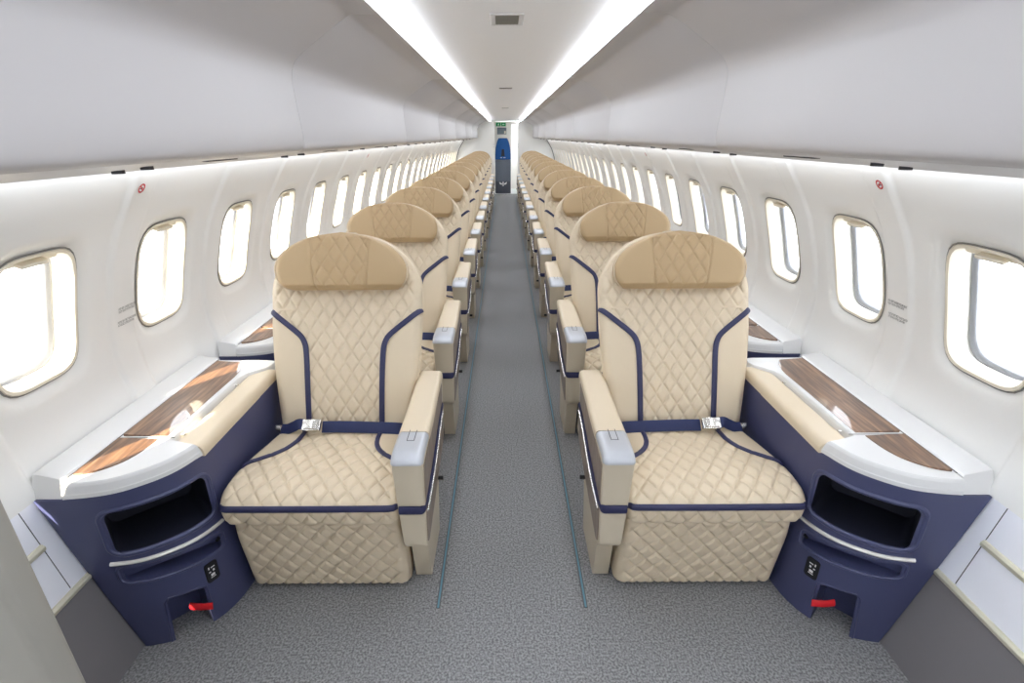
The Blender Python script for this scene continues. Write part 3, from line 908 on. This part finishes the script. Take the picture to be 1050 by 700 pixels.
# ceiling
mb = MB()
cp = [(-0.398, 1.8895), (-0.385, 1.8897), (-0.25, 1.8935), (-0.12, 1.8965), (0, 1.8975)]
cp = cp + [(-x, z) for x, z in cp[-2::-1]]
mb.grid([[(x, y, z) for x, z in cp] for y in [Y0, 0, 1.85, 3.8, 6, 9, 12, 15.8]])
struct(mb.build('ceiling', 'ceil', angle=50))
mb = MB()
mb.grid([[(-1.5*cos(pi*i/24), y, 0.7 + 1.32*sin(pi*i/24)) for i in range(25)] for y in (Y0, 16.2)])
mb.add([(-1.5, Y0, 0.7), (-1.5, 16.2, 0.7), (-1.5, 16.2, 0.90), (-1.5, Y0, 0.9)], [])
o = struct(mb.build('trim_10', 'liner'))
# cut the shell away where windows look out: keep only the crown above the sidewall tops
bm = bmesh.new(); bm.from_mesh(o.data)
bmesh.ops.delete(bm, geom=[f for f in bm.faces if f.calc_center_median().z < 1.50], context='FACES')
bm.to_mesh(o.data); bm.free()
for side, MIR in (('left', 1), ('right', -1)):       # closing strip between the sidewall top and the crown
    mb = MB(); mb.grid([[(-1.06, y, 1.437), (-1.10, y, 1.47), (-1.33, y, 1.40), (-1.38, y, 1.52)] for y in (Y0, 16.2)])
    struct(mb.build('trim_11' if side == 'left' else 'trim_12', 'liner'))
MIR = 1

# overhead bins
edges = [-2.0, -0.10, 1.85, 3.80, 5.75, 7.70, 9.65, 11.60, 13.88]
for side, MIR in (('left', 1), ('right', -1)):
    for i in range(len(edges) - 1):
        lab = ('white overhead bin %s on the %s, above the %s' % (
            ['out of view behind the camera', 'nearest the camera', 'next after the nearest bin', 'third from the camera', 'fourth from the camera', 'fifth from the camera', 'second last before the bulkhead', 'last before the rear bulkhead'][i],
            side, 'windows'))
        make_bin(edges[i], edges[i+1], lab, side)

# LED strips and sidewall wash lights
for side, MIR in (('left', 1), ('right', -1)):
    r = empty('strip_light', (0, 0, 1.86))
    mb = MB(); mb.grid([[(x, y, z - 1.86) for x, z in ((-0.3535, 1.8545), (-0.360, 1.8525), (-0.38, 1.8515), (-0.4035, 1.8525))] for y in (Y0, 6, 13.9)]); mb.build('diffuser', 'strip', r)
    mb = MB(); mb.grid([[(x, y, z - 1.86) for x, z in ((-0.3535, 1.8550), (-0.389, 1.8885))] for y in (Y0, 6, 13.9)]); mb.build('fill_emitter', 'ceil_fill', r)  # unseen upward emitter, added to brighten the ceiling
    mb = MB(); mb.prism([(-0.392, 1.8887 - 1.86), (-0.3615, 1.859 - 1.86), (-0.405, 1.858 - 1.86), (-0.405, 1.8885 - 1.86)], 'y', Y0, 13.9); mb.build('housing', 'bin', r)
    tag(r, 'long bright white strip light along the %s edge of the ceiling' % side, 'ceiling light', 'ceiling strip lights')
    r = empty('wash_light', (0, 0, 1.41))
    mb = MB(); mb.grid([[(-1.034, y, 1.4255 - 1.41), (-1.061, y, 1.4260 - 1.41)] for y in (Y0, 6, 13.9)]); mb.build('diffuser', 'wash', r)
    mb = MB(); mb.prism([(-1.0325, 1.4265 - 1.41), (-1.061, 1.4270 - 1.41), (-1.058, 1.438 - 1.41), (-1.0325, 1.438 - 1.41)], 'y', Y0, 13.9); mb.build('housing', 'bin', r)
    tag(r, 'warm wash light slot under the %s overhead bins at the wall top' % side, 'wall light', 'sidewall wash lights')
MIR = 1

# seats and consoles
for side, MIR in (('left', 1), ('right', -1)):
    sx = -0.639 if side == 'left' else 0.645
    st = make_seat(side); cs = make_console(side)
    for r in range(ROWS):
        s_ = st if r == 0 else copy_tree(st)
        s_.location = (sx, YSEAT + r*PITCH, 0)
        pos = 'front row' if r == 0 else ('last row' if r == ROWS - 1 else '%s row from front' % ORD[r])
        tag(s_, 'tan quilted leather seat, %s, %s of the aisle' % (pos, side), 'seat', 'quilted passenger seats')
        c_ = cs if r == 0 else copy_tree(cs)
        c_.location = (0, YC + r*PITCH, 0)
        tag(c_, 'navy side console with wood top, %s of the aisle, %s' % (side, pos), 'console', 'side consoles by the windows')
MIR = 1

# track lines
for side, s_ in (('left', -1), ('right', 1)):
    r = empty('floor_track_strip', (s_*0.2535, 1.27, 0))
    mb = MB(); mb.box((0, 6.3, 0.0012), (0.0145, 12.6, 0.0024)); mb.build('edge_strip', 'track_edge', r)
    mb = MB(); mb.box((0, 6.3, 0.0022), (0.0065, 12.6, 0.0022)); mb.build('glow_strip', 'track', r)
    tag(r, 'thin blue floor path marking strip along the %s side of the aisle' % side, 'floor strip', 'floor path strips')

# ceiling fittings
def vent(y, w, l, label, mk):
    z = 1.8960
    r = empty('ceiling_vent', (-0.006, y, z))
    if mk:
        mb = MB()
        for c, d in (((-w/2 - 0.009, 0, 0), (0.018, l + 0.036, 0.006)), ((w/2 + 0.009, 0, 0), (0.018, l + 0.036, 0.006)), ((0, -l/2 - 0.009, 0), (w, 0.018, 0.006)), ((0, l/2 + 0.009, 0), (w, 0.018, 0.006))):
            mb.box(c, d, 0.002)
        mb.build('frame', 'top_white', r)
    else:
        mb = MB(); mb.box((0, 0, 0.0012), (w + 0.012, l + 0.012, 0.003), 0.001); mb.build('frame', 'top_white', r)
    mb = MB()
    mb.box((0, 0, -0.0005), (w, l, 0.003))
    for i in range(7): mb.box((-w/2 + w*(i + 0.5)/7, 0, -0.0022), (0.003, l*0.94, 0.002))
    mb.build('grille', 'vent', r)
    tag(r, label, 'vent')
vent(2.165, 0.085, 0.155, 'grey rectangular vent with white frame in the nearest part of the ceiling', True)
vent(5.04, 0.11, 0.10, 'small dark slot vent further back in the middle of the ceiling', False)
vent(8.5, 0.10, 0.08, 'tiny distant slot vent in the ceiling before the rear doorway', False)

# no-smoking marks and placards on the ribs
def wall_frame(y, z, off):
    nx, nz = wn(z); p = wpt(y, z, off)
    return p, (nz, nx)     # up vector in (x mirrored, z)
def on_wall(y, z, a, b, off):
    """a: along +y(left wall: towards aft), b: up the wall"""
    zz = z + b*0.94
    return wpt(y + a, zz, off)
def ngon(mb, y, z, pts, off):
    mb.add([on_wall(y, z, a, b, off) for a, b in pts], [tuple(range(len(pts)))])
def no_smoking(y, side, label):
    z = 1.366; off = -0.0112; flip = -1 if side == 'right' else 1
    N = 28
    mb = MB(); ngon(mb, y, z, [(0.0145*cos(2*pi*i/N), 0.0145*sin(2*pi*i/N)) for i in range(N)], off); r = mb.build('no_smoking_sign', 'white_mark', smooth=False, weld=False)
    tag(r, label, 'sign')
    mb = MB()
    for i in range(N):
        a0, a1 = 2*pi*i/N, 2*pi*(i+1)/N
        ngon(mb, y, z, [(0.010*cos(a0), 0.010*sin(a0)), (0.0145*cos(a0), 0.0145*sin(a0)), (0.0145*cos(a1), 0.0145*sin(a1)), (0.010*cos(a1), 0.010*sin(a1))], off - 0.0006)
    c = cos(pi/4)*0.0115; d = 0.0014
    ngon(mb, y, z, [(-c - d, c*1.0 - d), (-c + d, c + d), (c + d, -c + d), (c - d, -c - d)], off - 0.0009)
    mb.build('red_ring', 'red_mark', r, smooth=False, weld=False)
    mb = MB(); ngon(mb, y, z, [(-0.008, -0.0022), (0.008, -0.0022), (0.008, 0.0012), (-0.008, 0.0012)], off - 0.0003); mb.build('cigarette', 'text', r, smooth=False, weld=False)

def placard(y, z, lines, side, label, size=0.0115):
    cu = bpy.data.curves.new('t', 'FONT'); cu.body = '\n'.join(lines); cu.size = size; cu.align_x = 'LEFT'; cu.space_line = 0.95
    ob = bpy.data.objects.new('t', cu); COL.objects.link(ob)
    dg = bpy.context.evaluated_depsgraph_get(); dg.update()
    me = bpy.data.meshes.new_from_object(ob.evaluated_get(dg))
    vs = [v.co.copy() for v in me.vertices]; fs = [tuple(p.vertices) for p in me.polygons]
    bpy.data.objects.remove(ob); bpy.data.meshes.remove(me)
    xm = max(v.x for v in vs); k = 0.088/xm
    mb = MB()
    sg = 1 if side == 'left' else -1
    mb.add([on_wall(y + sg*(v.x*k - 0.044), z, 0, v.y, -0.0108) for v in vs], fs)
    # on the right wall the reading direction runs towards the camera
    o = mb.build('wall_placard', 'text', smooth=False, weld=False)
    tag(o, label, 'placard')
RIB0 = WC0 + 0.31
for side, MIR in (('left', 1), ('right', -1)):
    no_smoking(RIB0 - 0.018, side, 'small red no smoking sign high on the nearest rib of the %s wall' % side)
    no_smoking(RIB0 - 0.018 + 5*WP, side, 'tiny distant no smoking sign further back on the %s wall' % side)
    placard(RIB0 + (0.018 if side == 'left' else 0.0), 0.978, ['LIFE VEST UNDER YOUR SEAT', 'GILET SOUS VOTRE SIEGE'], side, 'upper two lines of grey print on the nearest rib of the %s wall' % side)
    placard(RIB0 + (0.012 if side == 'left' else -0.006), 0.932, ['FASTEN SEAT BELT WHILE SEATED', 'ATTACHEZ VOTRE CEINTURE'], side, 'lower two lines of grey print on the nearest rib of the %s wall' % side)
MIR = 1

# ------------------------------------------------------------------ rear bulkhead, vestibule
def section(z, inset=0.012): return wx(min(z, 1.43)) - inset
for side, MIR in (('left', 1), ('right', -1)):
    door = 0.292 if side == 'left' else 0.318
    mb = MB(); po = []
    zs = [0.0, 0.2, 0.4, 0.6, 0.75, 0.85, 1.0, 1.15, 1.3, 1.42, 1.6, 1.75, 1.88]
    for z in zs:
        xo = section(z) if z <= 1.42 else interp([(1.42, 1.07), (1.6, 0.93), (1.75, 0.75), (1.88, 0.5)], z)
        po.append((-xo, z))
    po += [(-(door + 0.05), 1.88), (-(door + 0.03), 1.85), (-(door + 0.004), 1.72), (-door, 1.6), (-door - 0.004, 1.0), (-door - 0.004, 0.0)]
    mb.prism(po, 'y', Y1, Y1 + 0.03); struct(mb.build('wall_rear_' + side, 'bulk', angle=30))
    mb = MB(); path = [(-section(z, 0.018), Y1 - 0.004, z) for z in [0.62 + 0.8*i/20 for i in range(21)]]
    mb.tube(path, 0.007, 6); struct(mb.build('trim_13' if side == 'left' else 'trim_14', 'line'))
    mb = MB()                                         # latches on the door edge
    for z in (1.30, 1.24): mb.box((-door - 0.012, Y1 - 0.008, z), (0.014, 0.016, 0.03), 0.003)
    tag(mb.build('door_latch', 'silver'), 'pair of small latches on the %s edge of the rear doorway' % side, 'latch')
MIR = 1
mb = MB()
mb.box((-0.90, 15.2, 0.95), (0.03, 2.0, 1.9)); struct(mb.build('wall_vestibule_left', 'bulk'))
mb = MB(); mb.box((0.90, 15.2, 0.95), (0.03, 2.0, 1.9)); struct(mb.build('wall_vestibule_right', 'bulk'))
mb = MB(); mb.box((0.0, 16.15, 0.95), (1.9, 0.03, 1.9)); struct(mb.build('wall_rear', 'bulk'))
mb = MB()
for side in (-1, 1): mb.box((side*0.62, 15.2, 1.885), (0.60, 2.0, 0.012))
struct(mb.build('trim_15', 'ceil'))
# galley monument with folded attendant seat
YM = 14.82
gm = empty('galley_cabinet', (-0.066, YM, 0))
mb = MB(); mb.box((0, 0.30, 0.93), (0.445, 0.60, 1.84), 0.006); mb.build('cabinet_body', 'bulk', gm)
mb = MB(); mb.box((0.0, -0.004, 0.60), (0.425, 0.012, 0.58), 0.004); mb.build('upper_panel', 'galley_grey', gm)
mb = MB(); mb.box((0.0, -0.004, 0.17), (0.425, 0.012, 0.33), 0.004); pn = mb.build('lower_panel', 'galley_dark', gm)
mb = MB(); mb.box((0.0, -0.0115, 0.62), (0.29, 0.004, 0.46), 0.001); mb.build('door', 'galley_grey', gm)
mb = MB()                                             # white emblem: spread wings about a small body
for s_ in (-1, 1):
    mb.add([(s_*0.014, -0.0125, 0.262), (s_*0.050, -0.0125, 0.285), (s_*0.108, -0.0125, 0.318), (s_*0.096, -0.0125, 0.262), (s_*0.052, -0.0125, 0.236)], [tuple(range(5))])
    mb.add([(s_*0.002, -0.0125, 0.335), (s_*0.020, -0.0125, 0.300), (s_*0.014, -0.0125, 0.240), (s_*0.030, -0.0125, 0.200), (s_*0.002, -0.0125, 0.212)], [tuple(range(5))])
mb.build('emblem', 'white_mark', pn, smooth=False)
tag(gm, 'narrow white and grey galley cabinet with white emblem beyond the rear doorway', 'cabinet')
js = empty('attendant_seat', (-0.066, YM - 0.016, 0.90))
mb = MB()
pts = [(x*1.32, z) for x, z in [(-0.160, 0.0), (0.160, 0.0), (0.160, 0.12), (0.150, 0.30), (0.120, 0.46), (0.095, 0.535), (0.080, 0.55), (-0.080, 0.55), (-0.095, 0.535), (-0.120, 0.46), (-0.150, 0.30), (-0.160, 0.12)]]
cx = [(x*0.93, z*0.97 + 0.008) for x, z in pts]
mb.loft([[(x, 0.0, z) for x, z in pts], [(x, -0.055, z) for x, z in pts], [(x, -0.07, z) for x, z in cx]]); mb.build('back_cushion', 'blue_seat', js)
mb = MB(); mb.loft([[(x, -0.071, z) for x, z in ((-0.05, 0.09), (0.05, 0.09), (0.03, 0.27), (-0.03, 0.27))], [(x, -0.080, z) for x, z in ((-0.045, 0.095), (0.045, 0.095), (0.025, 0.265), (-0.025, 0.265))]]); mb.build('harness', 'navy_in', js)
mb = MB()
for x in (-0.06, -0.03, 0.025, 0.055): mb.box((x, -0.073, 0.055), (0.022, 0.004, 0.018))
mb.build('buckle', 'white_mark', js)
tag(js, 'folded blue attendant seat on the galley cabinet beyond the rear doorway', 'seat')
ex = empty('exit_sign', (-0.115, YM - 0.0035, 1.79))
mb = MB(); mb.box((0, -0.012, 0.0), (0.29, 0.026, 0.115), 0.006); mb.build('frame', 'top_white', ex)
for s_ in (-1, 1):
    mb = MB(); mb.box((s_*0.068, -0.029, 0.0), (0.124, 0.006, 0.088), 0.002); pl = mb.build('green_panel', 'exit_green', ex)
    mb = MB(); y = -0.0325; k = 1.0
    if s_ < 0:     # running figure
        mb.add([(s_*0.068 + x, y, z) for x, z in ((-0.014, -0.03), (-0.006, -0.03), (0.004, -0.004), (0.016, -0.024), (0.022, -0.018), (0.010, 0.010), (0.002, 0.016), (-0.010, 0.010))], [tuple(range(8))])
        mb.add([(s_*0.068 + 0.008 + 0.007*cos(a), y, 0.027 + 0.007*sin(a)) for a in [2*pi*i/10 for i in range(10)]], [tuple(range(10))])
    else:          # arrow
        mb.add([(s_*0.068 + x, y, z) for x, z in ((0.03, 0.006), (-0.005, 0.006), (-0.005, 0.02), (-0.03, 0.0), (-0.005, -0.02), (-0.005, -0.006), (0.03, -0.006))], [tuple(range(7))])
    mb.build('pictogram', 'white_mark', pl, smooth=False)
tag(ex, 'green emergency exit sign of two panels above the rear doorway cabinet', 'sign')
cp_ = empty('control_panel', (-0.095, YM - 0.002, 1.63))
mb = MB(); mb.box((0, -0.007, 0), (0.25, 0.014, 0.17), 0.005); mb.build('housing', 'galley_grey', cp_)
mb = MB(); mb.box((-0.015, -0.018, 0.0), (0.17, 0.006, 0.12), 0.003); mb.build('display', 'screen', cp_)
mb = MB(); mb.box((0.088, -0.018, -0.035), (0.05, 0.006, 0.07), 0.003); mb.build('cream_plate', 'cream', cp_)
tag(cp_, 'grey attendant control panel under the green exit sign', 'panel')
vl = empty('vestibule_light', (0.42, 15.5, 1.87))
mb = MB(); mb.box((0, 0, 0), (0.22, 0.9, 0.012), 0.004); mb.build('housing', 'bulk', vl)
mb = MB(); mb.box((0, 0, -0.0075), (0.19, 0.86, 0.004)); mb.build('diffuser', 'lamp', vl)
tag(vl, 'bright flat lamp in the ceiling beyond the rear doorway', 'ceiling light')

# ------------------------------------------------------------------ front end (behind the camera) and partition edge
mb = MB(); mb.box((0, Y0 - 0.02, 0.95), (2.8, 0.03, 1.9)); struct(mb.build('wall_front', 'bulk'))
pt = empty('cabin_partition', (-0.940, 0.485, 0))
mb = MB()
def pline(r0, x0, x1, y0, y1): return [(x0, y0), (x1, y0), (x1, y1), (x0, y1)]
mb.box((0.268, 0, 0.70), (0.078, 0.045, 1.395), 0.012, 3); mb.build('edge_post', 'partition', pt)
mb = MB()
po = [(0.218, 0.012), (0.218, 1.385)] + [(-(wx(z) - 0.003) + 0.940, z) for z in (1.385, 1.3, 1.2, 1.1, 1.0, 0.9, 0.8, 0.7, 0.6, 0.45, 0.345)] + [(-(wx(0.30) - 0.011) + 0.940, 0.30), (-(wx(0.012) - 0.004) + 0.940, 0.012)]
mb.prism(po, 'y', -0.004, 0.016); mb.build('panel', 'partition', pt, smooth=False)
tag(pt, 'grey partition panel edge at the bottom left beside the camera', 'partition')

# ------------------------------------------------------------------ world, camera
w = bpy.data.worlds.new('sky'); SC.world = w; w.use_nodes = True
bg = w.node_tree.nodes['Background']
bg.inputs['Color'].default_value = (0.94, 0.985, 1.06, 1); bg.inputs['Strength'].default_value = 3.6

from mathutils import Vector
sl = bpy.data.lights.new('sun', 'SUN'); sl.energy = 17.0; sl.color = (1.0, 0.90, 0.72); sl.angle = radians(0.6)
so = bpy.data.objects.new('sun', sl); COL.objects.link(so); so.location = (-6, -10, 8)
so.rotation_euler = Vector((1.0, 2.5, -2.0)).to_track_quat('-Z', 'Y').to_euler()
F, VX, VY, ROLL = 520.0, 518.5, 139.5, 0.005
cam = bpy.data.cameras.new('camera'); co = bpy.data.objects.new('camera', cam); COL.objects.link(co)
cam.sensor_fit = 'HORIZONTAL'; cam.sensor_width = 36.0; cam.lens = F/1050*36.0
cam.shift_x = (525 - VX)/1050.0
cam.clip_start = 0.02
th = math.atan((350 - VY)/F)
from mathutils import Matrix, Euler
R = Matrix.Rotation(-th, 4, 'X') @ Matrix.Rotation(pi/2, 4, 'X')
co.matrix_world = Matrix.Translation((-0.017, 0.0, 1.50)) @ R @ Matrix.Rotation(-ROLL, 4, 'Z')
SC.camera = co

vs = SC.view_settings
SC.display_settings.display_device = 'sRGB'
vs.view_transform = 'Standard'; vs.look = 'None'; vs.gamma = 1.0; vs.use_curve_mapping = False
vs.exposure = 0.62
cy = SC.cycles
cy.max_bounces = 10; cy.diffuse_bounces = 7; cy.glossy_bounces = 4; cy.transparent_max_bounces = 16
cy.caustics_reflective = False; cy.caustics_refractive = False
cy.use_denoising = True
cy.sample_clamp_indirect = 8.0
